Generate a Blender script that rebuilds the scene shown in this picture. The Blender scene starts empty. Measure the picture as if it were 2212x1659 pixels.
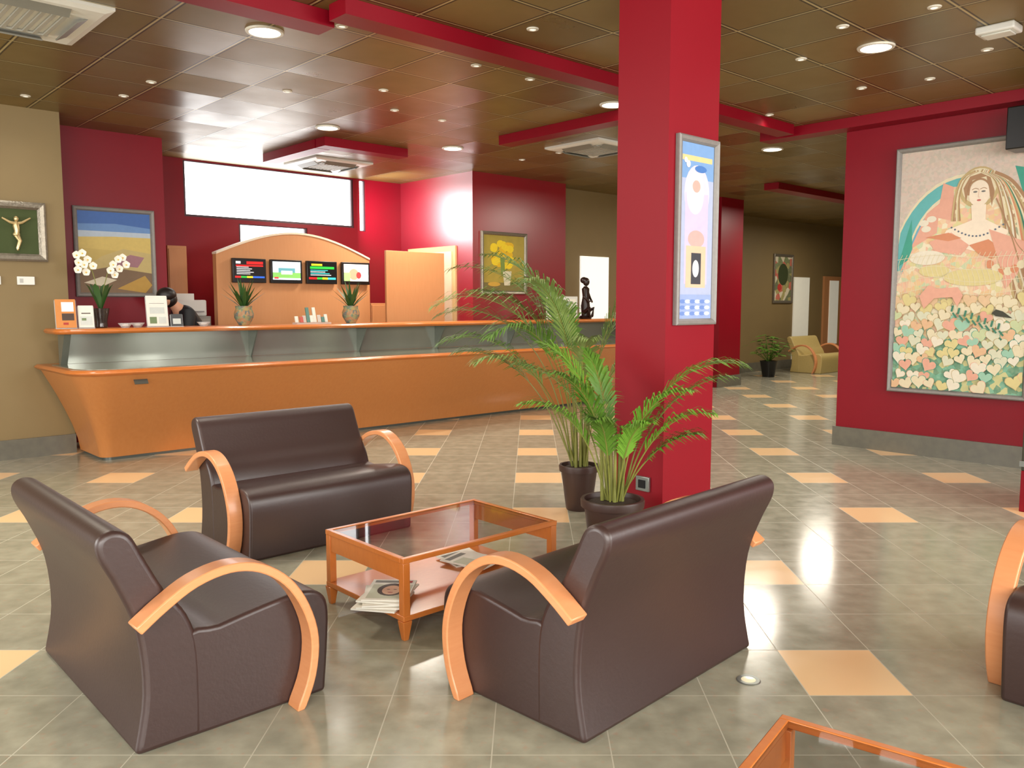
import bpy, bmesh, math, random
from mathutils import Vector, Matrix
random.seed(4)
R=math.radians
TH=R(42.7); UX,UY=math.cos(TH),math.sin(TH); VX,VY=-UY,UX
OX,OY=-3.90,7.82
def W(a,b,z=0.0): return Vector((OX+a*UX+b*VX, OY+a*UY+b*VY, z))
sc=bpy.context.scene
try:
    sc.view_settings.view_transform='Standard'
except Exception: pass
col=sc.collection

# ---------------------------------------------------------------- materials
def lin(c):
    r=[]
    for x in c[:3]:
        x=x/255.0
        r.append(x/12.92 if x<=0.04045 else ((x+0.055)/1.055)**2.4)
    return (r[0],r[1],r[2],1.0)
MC={}
def mat(name,c,rough=0.5,metal=0.0,var=0.12,scale=8.0,bump=0.0,coat=0.0,emit=0.0,stretch=None,c2=None,spec=0.5,crough=0.1):
    if name in MC: return MC[name]
    m=bpy.data.materials.new(name); m.use_nodes=True; nt=m.node_tree
    p=nt.nodes['Principled BSDF']
    L=lin(c)
    tc=nt.nodes.new('ShaderNodeTexCoord'); mp=nt.nodes.new('ShaderNodeMapping')
    nt.links.new(tc.outputs['Object'],mp.inputs[0])
    if stretch: mp.inputs['Scale'].default_value=stretch
    nz=nt.nodes.new('ShaderNodeTexNoise'); nz.inputs['Scale'].default_value=scale; nz.inputs['Detail'].default_value=4
    nt.links.new(mp.outputs[0],nz.inputs['Vector'])
    mx=nt.nodes.new('ShaderNodeMix'); mx.data_type='RGBA'
    if c2: A=lin(c2); B=L
    else:
        A=tuple(min(1,x*(1-var)) for x in L[:3])+(1,); B=tuple(min(1,x*(1+var)) for x in L[:3])+(1,)
    mx.inputs[6].default_value=A; mx.inputs[7].default_value=B
    nt.links.new(nz.outputs[0],mx.inputs[0]); nt.links.new(mx.outputs[2],p.inputs['Base Color'])
    p.inputs['Roughness'].default_value=rough; p.inputs['Metallic'].default_value=metal
    p.inputs['Specular IOR Level'].default_value=spec
    if coat: p.inputs['Coat Weight'].default_value=coat; p.inputs['Coat Roughness'].default_value=crough
    if bump:
        b=nt.nodes.new('ShaderNodeBump'); b.inputs['Strength'].default_value=bump; b.inputs['Distance'].default_value=0.01
        nt.links.new(nz.outputs[0],b.inputs['Height']); nt.links.new(b.outputs[0],p.inputs['Normal'])
    if emit:
        nt.links.new(mx.outputs[2],p.inputs['Emission Color']); p.inputs['Emission Strength'].default_value=emit
    MC[name]=m; return m
def flat(c,rough=0.55): return mat('paint_%d_%d_%d'%c,c,rough,var=0.08,scale=25)
def glow(c,e=0.9): return mat('glow_%d_%d_%d'%c,c,0.3,var=0.02,emit=e)
def glassmat(name,c,rough=0.02,alpha=None):
    if name in MC: return MC[name]
    m=bpy.data.materials.new(name); m.use_nodes=True; nt=m.node_tree
    p=nt.nodes['Principled BSDF']; p.inputs['Base Color'].default_value=lin(c)
    p.inputs['Roughness'].default_value=rough; p.inputs['Alpha'].default_value=alpha if alpha else 0.25
    p.inputs['Specular IOR Level'].default_value=0.8
    nz=nt.nodes.new('ShaderNodeTexNoise'); nz.inputs['Scale'].default_value=3
    mr=nt.nodes.new('ShaderNodeMapRange'); mr.inputs[3].default_value=rough; mr.inputs[4].default_value=rough+0.02
    nt.links.new(nz.outputs[0],mr.inputs[0]); nt.links.new(mr.outputs[0],p.inputs['Roughness'])
    MC[name]=m; return m

RED=mat('red_wall_paint',(130,2,25),0.4,var=0.06,scale=3,spec=0.35)
REDG=mat('red_gloss_paint',(136,6,30),0.36,var=0.06,scale=3,spec=0.9,coat=1.0,crough=0.3)
REDC=mat('red_column_paint',(138,1,24),0.5,var=0.05,scale=3,spec=0.35)
OLIVE=mat('olive_wall_paint',(132,112,74),0.6,var=0.06,scale=3)
STONE=mat('baseboard_stone',(118,114,100),0.3,var=0.3,scale=14,c2=(90,88,80))
LEATH=mat('dark_brown_leather',(56,36,34),0.4,var=0.1,scale=60,bump=0.06,spec=0.8)
YLEATH=mat('pale_yellow_leather',(196,174,112),0.45,var=0.1,scale=40)
BEECH=mat('beech_wood',(228,158,108),0.35,scale=5,stretch=(2,2,14),c2=(216,140,90),coat=0.2)
CHERRY=mat('cherry_wood',(206,122,56),0.3,scale=6,stretch=(3,12,3),c2=(190,104,42),coat=0.3)
COUNTW=mat('counter_wood',(200,132,74),0.38,scale=6,stretch=(6,6,1.0),c2=(188,118,62),coat=0.2)
ORANGEW=mat('orange_laminate',(200,142,94),0.5,scale=5,stretch=(8,8,1),c2=(192,132,84))
WHITE=mat('white_plastic',(225,225,218),0.4,var=0.03)
GREYM=mat('brushed_steel',(150,155,150),0.3,metal=0.7,var=0.08,scale=20,stretch=(1,1,20))
DARKM=mat('dark_steel',(92,96,90),0.35,metal=0.4,var=0.08,scale=20)
BRK=mat('bracket_steel',(120,124,114),0.3,metal=0.4,var=0.08,scale=20)
BLACK=mat('black_plastic',(18,18,20),0.3,var=0.1)
SILVER=mat('silver_frame',(140,132,118),0.35,metal=0.6,var=0.3,scale=50,bump=0.3)
PALE=mat('pale_grey_frame',(138,134,130),0.5,metal=0.2,var=0.15,scale=40)
SOIL=mat('soil',(50,36,24),0.9,var=0.5,scale=60,bump=0.6)
POT=mat('brown_pot',(66,46,40),0.45,var=0.1)
LEAF=mat('palm_leaf',(104,146,46),0.5,scale=5,c2=(68,110,32))
LEAFP=mat('palm_leaf_pale',(158,172,100),0.5,scale=5,c2=(94,136,52))
LEAFL=mat('palm_leaf_bright',(124,172,54),0.5,scale=5,c2=(90,142,40))
STEM=mat('palm_stem',(150,150,70),0.5,scale=9,c2=(96,104,44))
DLEAF=mat('dark_leaf',(60,96,40),0.45,scale=9,c2=(38,70,28))
GLASS=glassmat('table_glass',(44,42,38),0.02,0.25)
CLEAR=glassmat('clear_glass',(235,240,240),0.02,0.3)
SKYP=mat('frosted_daylight_pane',(250,252,255),0.3,var=0.01,emit=5.0)
LAMPM=mat('lamp_lens',(255,252,238),0.3,var=0.01,emit=9.0)
WDOOR=mat('white_door_paint',(226,222,205),0.4,var=0.04,emit=0.25)  # lit look put into the door material by a weak glow, no lamp

def mnode(nt,op,a,b=None,c=None):
    n=nt.nodes.new('ShaderNodeMath'); n.operation=op
    for i,x in enumerate((a,b,c)):
        if x is None: continue
        if isinstance(x,(int,float)): n.inputs[i].default_value=x
        else: nt.links.new(x,n.inputs[i])
    return n.outputs[0]
def mixc(nt,f,a,b):
    n=nt.nodes.new('ShaderNodeMix'); n.data_type='RGBA'
    if isinstance(f,(int,float)): n.inputs[0].default_value=f
    else: nt.links.new(f,n.inputs[0])
    for i,x in ((6,a),(7,b)):
        if isinstance(x,tuple): n.inputs[i].default_value=x
        else: nt.links.new(x,n.inputs[i])
    return n.outputs[2]
def floor_mat():
    m=bpy.data.materials.new('stone_tile_floor'); m.use_nodes=True; nt=m.node_tree; p=nt.nodes['Principled BSDF']
    tc=nt.nodes.new('ShaderNodeTexCoord'); sp=nt.nodes.new('ShaderNodeSeparateXYZ'); nt.links.new(tc.outputs['Object'],sp.inputs[0])
    x,y=sp.outputs[0],sp.outputs[1]
    u=mnode(nt,'DIVIDE',mnode(nt,'SUBTRACT',mnode(nt,'MULTIPLY_ADD',y,-0.0217,x),0.075),0.4)
    v=mnode(nt,'DIVIDE',mnode(nt,'SUBTRACT',y,3.28),0.4227)
    ui=mnode(nt,'ROUND',u); vi=mnode(nt,'ROUND',v)
    fu=mnode(nt,'ABSOLUTE',mnode(nt,'SUBTRACT',u,ui)); fv=mnode(nt,'ABSOLUTE',mnode(nt,'SUBTRACT',v,vi))
    gr=mnode(nt,'GREATER_THAN',mnode(nt,'MAXIMUM',fu,fv),0.4945)
    lu=mnode(nt,'COMPARE',mnode(nt,'FLOORED_MODULO',ui,3.0),0.0,0.2)
    lv=mnode(nt,'COMPARE',mnode(nt,'FLOORED_MODULO',vi,3.0),0.0,0.2)
    ex=mnode(nt,'MULTIPLY',mnode(nt,'COMPARE',ui,6.0,0.2),mnode(nt,'COMPARE',vi,3.0,0.2))
    light=mnode(nt,'MULTIPLY',mnode(nt,'MULTIPLY',lu,lv),mnode(nt,'SUBTRACT',1.0,ex))
    n1=nt.nodes.new('ShaderNodeTexNoise'); n1.inputs['Scale'].default_value=9; n1.inputs['Detail'].default_value=6
    n2=nt.nodes.new('ShaderNodeTexNoise'); n2.inputs['Scale'].default_value=34; n2.inputs['Detail'].default_value=3
    for n in (n1,n2): nt.links.new(tc.outputs['Object'],n.inputs['Vector'])
    cv=nt.nodes.new('ShaderNodeCombineXYZ'); nt.links.new(ui,cv.inputs[0]); nt.links.new(vi,cv.inputs[1])
    wn=nt.nodes.new('ShaderNodeTexWhiteNoise'); nt.links.new(cv.outputs[0],wn.inputs['Vector'])
    r1=nt.nodes.new('ShaderNodeMapRange'); nt.links.new(n1.outputs[0],r1.inputs[0]); r1.inputs[1].default_value=0.3; r1.inputs[2].default_value=0.7
    c=mixc(nt,r1.outputs[0],lin((150,148,130)),lin((178,175,155)))
    r2=nt.nodes.new('ShaderNodeMapRange'); nt.links.new(n2.outputs[0],r2.inputs[0]); r2.inputs[1].default_value=0.58; r2.inputs[2].default_value=0.72; r2.inputs[4].default_value=0.4
    c=mixc(nt,r2.outputs[0],c,lin((188,150,128)))
    c=mixc(nt,mnode(nt,'MULTIPLY',wn.outputs[0],0.22),c,lin((134,132,114)))
    c=mixc(nt,light,c,lin((252,212,162)))
    c=mixc(nt,gr,c,lin((192,188,170)))
    nt.links.new(c,p.inputs['Base Color'])
    rr=mnode(nt,'ADD',mnode(nt,'MULTIPLY',gr,0.3),mnode(nt,'MULTIPLY_ADD',n1.outputs[0],0.1,0.11))
    nt.links.new(rr,p.inputs['Roughness']); p.inputs['Specular IOR Level'].default_value=0.5
    return m
def ceil_mat():
    m=bpy.data.materials.new('brown_metal_ceiling_tiles'); m.use_nodes=True; nt=m.node_tree; p=nt.nodes['Principled BSDF']
    tc=nt.nodes.new('ShaderNodeTexCoord'); sp=nt.nodes.new('ShaderNodeSeparateXYZ'); nt.links.new(tc.outputs['Object'],sp.inputs[0])
    u=mnode(nt,'DIVIDE',sp.outputs[0],0.6); v=mnode(nt,'DIVIDE',sp.outputs[1],0.6)
    ui=mnode(nt,'ROUND',u); vi=mnode(nt,'ROUND',v)
    fu=mnode(nt,'ABSOLUTE',mnode(nt,'SUBTRACT',u,ui)); fv=mnode(nt,'ABSOLUTE',mnode(nt,'SUBTRACT',v,vi))
    mx=mnode(nt,'MAXIMUM',fu,fv)
    gr=mnode(nt,'GREATER_THAN',mx,0.488)
    gd=mnode(nt,'GREATER_THAN',mx,0.466)
    cv=nt.nodes.new('ShaderNodeCombineXYZ'); nt.links.new(ui,cv.inputs[0]); nt.links.new(vi,cv.inputs[1])
    wn=nt.nodes.new('ShaderNodeTexWhiteNoise'); nt.links.new(cv.outputs[0],wn.inputs['Vector'])
    n1=nt.nodes.new('ShaderNodeTexNoise'); n1.inputs['Scale'].default_value=2.2; n1.inputs['Detail'].default_value=5
    nt.links.new(tc.outputs['Object'],n1.inputs['Vector'])
    c=mixc(nt,wn.outputs[0],lin((112,92,48)),lin((142,118,66)))
    c=mixc(nt,mnode(nt,'MULTIPLY',n1.outputs[0],0.4),c,lin((102,88,48)))
    c=mixc(nt,gd,c,lin((56,42,20)))
    c=mixc(nt,gr,c,lin((186,170,122)))
    nt.links.new(c,p.inputs['Base Color'])
    p.inputs['Metallic'].default_value=0.2; p.inputs['Specular IOR Level'].default_value=0.5
    nt.links.new(mnode(nt,'MULTIPLY_ADD',n1.outputs[0],0.2,mnode(nt,'MULTIPLY_ADD',wn.outputs[0],0.12,0.2)),p.inputs['Roughness'])
    sub=nt.nodes.new('ShaderNodeVectorMath'); sub.operation='SUBTRACT'; nt.links.new(wn.outputs['Color'],sub.inputs[0]); sub.inputs[1].default_value=(0.5,0.5,0.5)
    scl=nt.nodes.new('ShaderNodeVectorMath'); scl.operation='SCALE'; nt.links.new(sub.outputs[0],scl.inputs[0]); scl.inputs['Scale'].default_value=0.09
    ge=nt.nodes.new('ShaderNodeNewGeometry'); ad=nt.nodes.new('ShaderNodeVectorMath'); ad.operation='ADD'
    nt.links.new(ge.outputs['Normal'],ad.inputs[0]); nt.links.new(scl.outputs[0],ad.inputs[1])
    no=nt.nodes.new('ShaderNodeVectorMath'); no.operation='NORMALIZE'; nt.links.new(ad.outputs[0],no.inputs[0]); nt.links.new(no.outputs[0],p.inputs['Normal'])
    return m
def patch_mat(name,cols,scale,emit=0):
    if name in MC: return MC[name]
    m=bpy.data.materials.new(name); m.use_nodes=True; nt=m.node_tree; p=nt.nodes['Principled BSDF']
    tc=nt.nodes.new('ShaderNodeTexCoord'); vo=nt.nodes.new('ShaderNodeTexVoronoi'); vo.inputs['Scale'].default_value=scale
    nt.links.new(tc.outputs['Object'],vo.inputs['Vector'])
    sp=nt.nodes.new('ShaderNodeSeparateColor'); nt.links.new(vo.outputs['Color'],sp.inputs[0])
    cr=nt.nodes.new('ShaderNodeValToRGB'); cr.color_ramp.interpolation='CONSTANT'
    n=len(cols)
    while len(cr.color_ramp.elements)<n: cr.color_ramp.elements.new(0.5)
    for i,cc in enumerate(cols):
        cr.color_ramp.elements[i].position=i/n; cr.color_ramp.elements[i].color=lin(cc)
    nt.links.new(sp.outputs[0],cr.inputs[0])
    nz=nt.nodes.new('ShaderNodeTexNoise'); nz.inputs['Scale'].default_value=30; nt.links.new(tc.outputs['Object'],nz.inputs['Vector'])
    c=mixc(nt,mnode(nt,'MULTIPLY',nz.outputs[0],0.35),cr.outputs[0],lin((225,215,180)))
    nt.links.new(c,p.inputs['Base Color']); p.inputs['Roughness'].default_value=0.6
    MC[name]=m; return m

# ---------------------------------------------------------------- mesh builder
class G:
    def __init__(s): s.v=[]; s.f=[]; s.m=[]
    def add(s,vs,fs,mi=0):
        n=len(s.v); s.v+= [tuple(v) for v in vs]; s.f+=[tuple(i+n for i in f) for f in fs]; s.m+=[mi]*len(fs)
    def box(s,x0,x1,y0,y1,z0,z1,mi=0,M=None):
        vs=[Vector((x,y,z)) for x in (x0,x1) for y in (y0,y1) for z in (z0,z1)]
        if M: vs=[M@v for v in vs]
        s.add(vs,[(0,1,3,2),(4,6,7,5),(0,4,5,1),(2,3,7,6),(0,2,6,4),(1,5,7,3)],mi)
    def lathe(s,prof,n=28,cx=0,cy=0,cz=0,mi=0,sx=1,sy=1):
        vs=[];fs=[]
        for r,z in prof:
            for k in range(n):
                t=2*math.pi*k/n; vs.append((cx+sx*r*math.cos(t),cy+sy*r*math.sin(t),cz+z))
        for i in range(len(prof)-1):
            for k in range(n):
                k2=(k+1)%n; fs.append((i*n+k,i*n+k2,(i+1)*n+k2,(i+1)*n+k))
        if prof[0][0]>1e-5: fs.append(tuple(range(n))[::-1])
        if prof[-1][0]>1e-5: fs.append(tuple((len(prof)-1)*n+k for k in range(n)))
        s.add(vs,fs,mi)
    def tube(s,pts,rads,n=8,mi=0):
        pts=[Vector(p) for p in pts]
        if isinstance(rads,(int,float)): rads=[rads]*len(pts)
        vs=[];fs=[]
        ref=Vector((0,0,1))
        for i,p in enumerate(pts):
            t=(pts[min(i+1,len(pts)-1)]-pts[max(i-1,0)]).normalized()
            if abs(t.dot(ref))>0.95: r2=Vector((1,0,0))
            else: r2=ref
            a=t.cross(r2).normalized(); b=t.cross(a).normalized()
            for k in range(n):
                q=2*math.pi*k/n; vs.append(p+rads[i]*(a*math.cos(q)+b*math.sin(q)))
        for i in range(len(pts)-1):
            for k in range(n):
                k2=(k+1)%n; fs.append((i*n+k,i*n+k2,(i+1)*n+k2,(i+1)*n+k))
        fs.append(tuple(range(n))[::-1]); fs.append(tuple((len(pts)-1)*n+k for k in range(n)))
        s.add(vs,fs,mi)
    def prism(s,poly,lo,hi,axis='x',mi=0):
        n=len(poly)
        def mk(t,p):
            return {'x':(t,p[0],p[1]),'y':(p[0],t,p[1]),'z':(p[0],p[1],t)}[axis]
        vs=[mk(lo,p) for p in poly]+[mk(hi,p) for p in poly]
        fs=[tuple(range(n)),tuple(range(2*n-1,n-1,-1))]+[(i,i+n,(i+1)%n+n,(i+1)%n) for i in range(n)]
        s.add(vs,fs,mi)
    def loft(s,rings,mi=0,cap=True):
        n=len(rings[0]); vs=[p for r in rings for p in r]; fs=[]
        for i in range(len(rings)-1):
            for k in range(n):
                k2=(k+1)%n; fs.append((i*n+k,i*n+k2,(i+1)*n+k2,(i+1)*n+k))
        if cap: fs.append(tuple(range(n))[::-1]); fs.append(tuple((len(rings)-1)*n+k for k in range(n)))
        s.add(vs,fs,mi)
    def ball(s,c,rx,ry,rz,n=16,mi=0):
        prof=[(math.sin(math.pi*i/10)*1.0 if 0<i<10 else 0.0,-math.cos(math.pi*i/10)) for i in range(11)]
        vs=[];fs=[]
        for r,z in prof:
            for k in range(n):
                t=2*math.pi*k/n; vs.append((c[0]+rx*max(r,1e-4)*math.cos(t),c[1]+ry*max(r,1e-4)*math.sin(t),c[2]+rz*z))
        for i in range(10):
            for k in range(n):
                k2=(k+1)%n; fs.append((i*n+k,i*n+k2,(i+1)*n+k2,(i+1)*n+k))
        s.add(vs,fs,mi)
    def obj(s,name,mats,parent=None,loc=(0,0,0),rot=0.0,bevel=0,seg=3,smooth=True,recalc=True,ang=0.7,label=None):
        me=bpy.data.meshes.new(name); me.from_pydata(s.v,[],s.f)
        if not isinstance(mats,(list,tuple)): mats=[mats]
        for m in mats: me.materials.append(m)
        me.polygons.foreach_set('material_index',s.m)
        if recalc:
            bm=bmesh.new(); bm.from_mesh(me); bmesh.ops.recalc_face_normals(bm,faces=bm.faces); bm.to_mesh(me); bm.free()
        if smooth:
            me.polygons.foreach_set('use_smooth',[True]*len(me.polygons)); me.set_sharp_from_angle(angle=ang)
        me.update()
        o=bpy.data.objects.new(name,me); col.objects.link(o)
        o.location=loc; o.rotation_euler=(0,0,rot)
        if parent: o.parent=parent
        if bevel:
            b=o.modifiers.new('bevel','BEVEL'); b.width=bevel; b.segments=seg; b.limit_method='ANGLE'; b.angle_limit=R(35); b.harden_normals=False
        if label: o['label']=label
        return o
def thing(name,label,cat,loc,rot=0.0,group=None):
    e=bpy.data.objects.new(name,None); e.empty_display_size=0.1; col.objects.link(e)
    e.location=loc; e.rotation_euler=(0,0,rot); e['label']=label; e['category']=cat
    if group: e['group']=group
    return e
def dup(t,loc,rot,label=None):
    n=t.copy(); col.objects.link(n); n.location=loc; n.rotation_euler=(0,0,rot)
    if label: n['label']=label
    mp={t:n}
    stack=list(t.children)
    while stack:
        c=stack.pop(0); k=c.copy(); col.objects.link(k); k.parent=mp[c.parent]; mp[c]=k
        stack+=list(c.children)
    return n
def struct(name,a0,a1,b0,b1,z0,z1,m):
    ca,cb,cz=(a0+a1)/2,(b0+b1)/2,(z0+z1)/2
    g=G(); g.box(a0-ca,a1-ca,b0-cb,b1-cb,z0-cz,z1-cz)
    o=g.obj(name,m,loc=W(ca,cb,cz),rot=TH,smooth=False); o['kind']='structure'; return o
def smoothpts(P,k=5,closed=False):
    out=[];n=len(P)
    rng=range(n if closed else n-1)
    for i in rng:
        if closed: p0,p1,p2,p3=[P[(i+j-1)%n] for j in range(4)]
        else: p0,p1,p2,p3=P[max(i-1,0)],P[i],P[i+1],P[min(i+2,n-1)]
        for j in range(k):
            t=j/k
            out.append(tuple(0.5*((2*b)+(-a+c)*t+(2*a-5*b+4*c-d)*t*t+(-a+3*b-3*c+d)*t**3) for a,b,c,d in zip(p0,p1,p2,p3)))
    if not closed: out.append(tuple(P[-1]))
    return out

# ---------------------------------------------------------------- room shell
CZ=3.35
g=G(); g.box(-12,26,-5,32,-0.1,0); f=g.obj('floor',floor_mat(),smooth=False); f['kind']='structure'
g=G(); g.box(-9,21,-14,3.5,0,0.12); c=g.obj('ceiling',ceil_mat(),loc=W(0,0,CZ),rot=TH,smooth=False); c['kind']='structure'
struct('wall_left',-7,-0.03,0.72,0.92,0,CZ,OLIVE)
struct('wall_pier',-3,1.18,1.35,2.7,0,CZ,RED)
def wall_holes(name,a0,a1,b0,b1,holes,m):
    xs=sorted({a0,a1}|{h[0] for h in holes}|{h[1] for h in holes}); zs=sorted({0,CZ}|{h[2] for h in holes}|{h[3] for h in holes})
    g=G()
    for i in range(len(xs)-1):
        for j in range(len(zs)-1):
            mx,mz=(xs[i]+xs[i+1])/2,(zs[j]+zs[j+1])/2
            if any(h[0]<mx<h[1] and h[2]<mz<h[3] for h in holes): continue
            g.box(xs[i]-a0,xs[i+1]-a0,0,b1-b0,zs[j],zs[j+1])
    o=g.obj(name,m,loc=W(a0,b0,0),rot=TH,smooth=False); o['kind']='structure'
wins=[(1.86,4.40,2.62,3.335),(2.59,3.62,2.05,2.57),(4.50,4.60,2.58,3.33)]
wall_holes('wall_back',1.18,5.25,2.5,2.7,wins,RED)
FRM=mat('dark_window_frame',(70,52,58),0.4,metal=0.3)
for i,(a0,a1,z0,z1) in enumerate(wins):
    e=bpy.data.objects.new('window_%d'%(i+1),None); col.objects.link(e); e.location=W((a0+a1)/2,2.56,z0); e.rotation_euler=(0,0,TH); e['kind']='structure'
    w=(a1-a0)/2;h=z1-z0
    g=G(); t=0.03 if w>.2 else .012
    g.box(-w,-w+t,-.04,.04,0,h); g.box(w-t,w,-.04,.04,0,h); g.box(-w+t,w-t,-.04,.04,0,t); g.box(-w+t,w-t,-.04,.04,h-t*.4,h)
    g.obj('frame',FRM,parent=e,smooth=False)
    g=G(); g.box(-w+t,w-t,.0,.01,t,h-t*.4); g.obj('pane',SKYP,parent=e,smooth=False)
struct('wall_glossy',5.25,7.15,0.76,2.7,0,CZ,REDG)
struct('wall_reception_end',7.15,10.3,1.1,2.7,0,CZ,OLIVE)
struct('wall_corridor_pier',10.3,11.0,0.0,1.45,0,CZ,RED)
struct('wall_far',10.3,20,1.45,1.65,0,CZ,OLIVE)
struct('wall_corridor_end',20,20.2,-4.5,1.65,0,CZ,OLIVE)
struct('wall_corridor_side',6.36,20,-4.47,-4.27,0,CZ,OLIVE)
struct('wall_right',6.06,6.36,-10.5,-4.27,0,CZ,RED)
struct('baseboard_left',-7,-0.03,0.695,0.72,0,0.19,STONE)
struct('baseboard_right',6.035,6.06,-10.5,-4.245,0,0.2,STONE)
struct('baseboard_far',11.0,20,1.425,1.45,0,0.2,STONE)
struct('baseboard_pier',10.275,11.025,-0.025,0.0,0,0.2,STONE)
struct('wall_column',1.55,2.05,-5.40,-5.02,0,CZ,REDC)
BZ=3.25
for i,(a0,a1,b0,b1) in enumerate([(-3.5,0.47,-3.57,-3.37),(0.38,5.75,-3.85,-3.66),(3.88,4.07,-3.62,-1.33),
     (5.84,6.055,-10.5,-3.4),(2.9,5.8,-7.0,-6.8),(2.47,2.66,0.22,1.5),(2.47,3.6,0.0,0.2),(9.4,12.2,-1.6,-1.35)]):
    struct('trim_%d'%(i+1),a0,a1,b0,b1,BZ,CZ-0.001,RED)
struct('trim_20',5.22,5.25,1.12,2.28,0,2.33,mat('door_frame_paint',(205,170,120),0.4))
d=struct('door_1',5.20,5.22,1.19,2.2,0,2.25,mat('door_leaf_white',(215,190,160),0.4))
g=G(); g.box(0,0.98,-0.02,0.02,0,2.2); o=g.obj('door_2',ORANGEW,loc=W(3.93,1.0),rot=TH,bevel=.004); o['kind']='structure'
struct('door_3',7.85,8.55,1.07,1.10,0,2.28,mat('bright_white_door',(245,243,232),0.4,var=0.02,emit=0.7))  # door's brightness comes from its own emission, not from a lamp
struct('door_4',15.5,16.2,1.42,1.45,0,2.1,WDOOR)
struct('door_5',16.9,17.9,1.40,1.45,0,2.15,ORANGEW)
struct('trim_21',17.15,17.6,1.385,1.40,0.5,2.05,WDOOR)

# ---------------------------------------------------------------- ceiling fittings
RING=mat('lamp_ring_white',(220,215,200),0.35,var=0.02)
dl=None
DL=[(-1.69,5.90),(-1.95,9.03),(-0.71,10.21),(0.947,8.0),(2.64,6.25),(3.14,10.27)]
def add_light(name,kind,loc,energy,colr,parent=None,**kw):
    l=bpy.data.lights.new(name,kind); l.energy=energy; l.color=colr
    for k,v in kw.items(): setattr(l,k,v)
    o=bpy.data.objects.new(name,l); col.objects.link(o); o.location=loc
    if parent: o.parent=parent
    return o
for i,(x,y) in enumerate(DL):
    if dl is None:
        dl=thing('ceiling_downlight','round recessed downlight, lit, in brown ceiling tile','ceiling light',(x,y,CZ),0,'recessed ceiling downlights')
        g=G(); g.lathe([(0.105,0.0),(0.105,-0.012),(0.125,-0.012),(0.13,-0.004),(0.13,0.0)],36); g.obj('trim_ring',RING,parent=dl)
        g=G(); g.lathe([(0.0,-0.006),(0.104,-0.006),(0.104,0.0),(0.0,0.0)],36); g.obj('lens',LAMPM,parent=dl)
        add_light('bulb','SPOT',(0,0,-0.03),80,(1,0.92,0.8),dl,spot_size=R(140),spot_blend=0.9,shadow_soft_size=0.1)
    else: dup(dl,(x,y,CZ),0)
first=None
SPW=[(-1.14,5.79),(0.14,5.85),(-0.28,6.72),(0.15,7.12),(-3.03,7.21),(-3.48,7.68),(-1.12,7.48),(-1.13,8.24),(-0.71,8.69),(2.65,5.43),(2.22,5.80),(2.20,6.55),(3.46,7.11),(3.02,7.41),(2.54,8.44),(-4.36,7.68),(0.58,10.52),(3.48,6.31),(-1.97,7.52),(0.13,11.02)]
for x,y in SPW:
    if first is None:
        first=thing('ceiling_spotlight','tiny white recessed spotlight set in ceiling tile','spotlight',(x,y,CZ),0,'small ceiling spotlights')
        g=G(); g.lathe([(0.022,0.0),(0.024,-0.008),(0.04,-0.006),(0.043,0.0)],20); g.obj('trim_ring',RING,parent=first)
        g=G(); g.lathe([(0.0,-0.004),(0.0215,-0.004),(0.0215,0.0),(0.0,0.0)],20); g.obj('lens',mat('small_lens',(240,240,230),0.3,emit=0.8),parent=first)
        add_light('bulb','SPOT',(0,0,-0.02),20,(1,0.94,0.84),first,spot_size=R(150),spot_blend=1.0,shadow_soft_size=0.15)
    else: dup(first,(x,y,CZ),0)
def cassette(loc,s):
    e=thing('air_conditioning_cassette','white four-way ceiling air conditioning cassette','air conditioner',loc,TH,'ceiling air conditioners')
    h=s/2
    g=G()
    g.loft([[(-h,-h,0),(h,-h,0),(h,h,0),(-h,h,0)],[(-h,-h,-.02),(h,-h,-.02),(h,h,-.02),(-h,h,-.02)],[(-h*.9,-h*.9,-.035),(h*.9,-h*.9,-.035),(h*.9,h*.9,-.035),(-h*.9,h*.9,-.035)]])
    g.obj('panel',WHITE,parent=e,smooth=False)
    q=h*.52
    g=G()
    for i in range(9):
        t=-q+ i*2*q/8; g.box(t-.012,t+.012,-q,q,-.05,-.036)
    g.box(-q-.02,q+.02,-q-.02,-q,-.05,-.036); g.box(-q-.02,q+.02,q,q+.02,-.05,-.036)
    g.obj('grille',mat('grille_grey',(170,168,158),0.5),parent=e,smooth=False)
    for k in range(4):
        M=Matrix.Rotation(k*math.pi/2,4,'Z')@Matrix.Translation((0,h*.74,-.045))@Matrix.Rotation(R(28),4,'X')
        g=G(); g.box(-q,q,-.045,.045,-.005,.005,M=M); g.obj('louvre',mat('louvre_grey',(120,118,108),0.4),parent=e,smooth=False)
    return e
cassette((-3.17,5.48,CZ),0.95)
cassette((-2.44,11.3,CZ),0.85)
cassette((0.99,10.15,CZ),0.85)
e=thing('emergency_light','white rectangular emergency light fixed to ceiling','emergency light',(3.27,5.8,CZ),TH)
g=G(); g.box(-.09,.09,-.12,.12,-.05,0); g.obj('housing',WHITE,parent=e,bevel=.012)
g=G(); g.box(-.06,.06,-.09,.09,-.062,-.05); g.obj('diffuser',mat('diffuser',(210,210,200),0.2),parent=e,bevel=.008)

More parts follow.
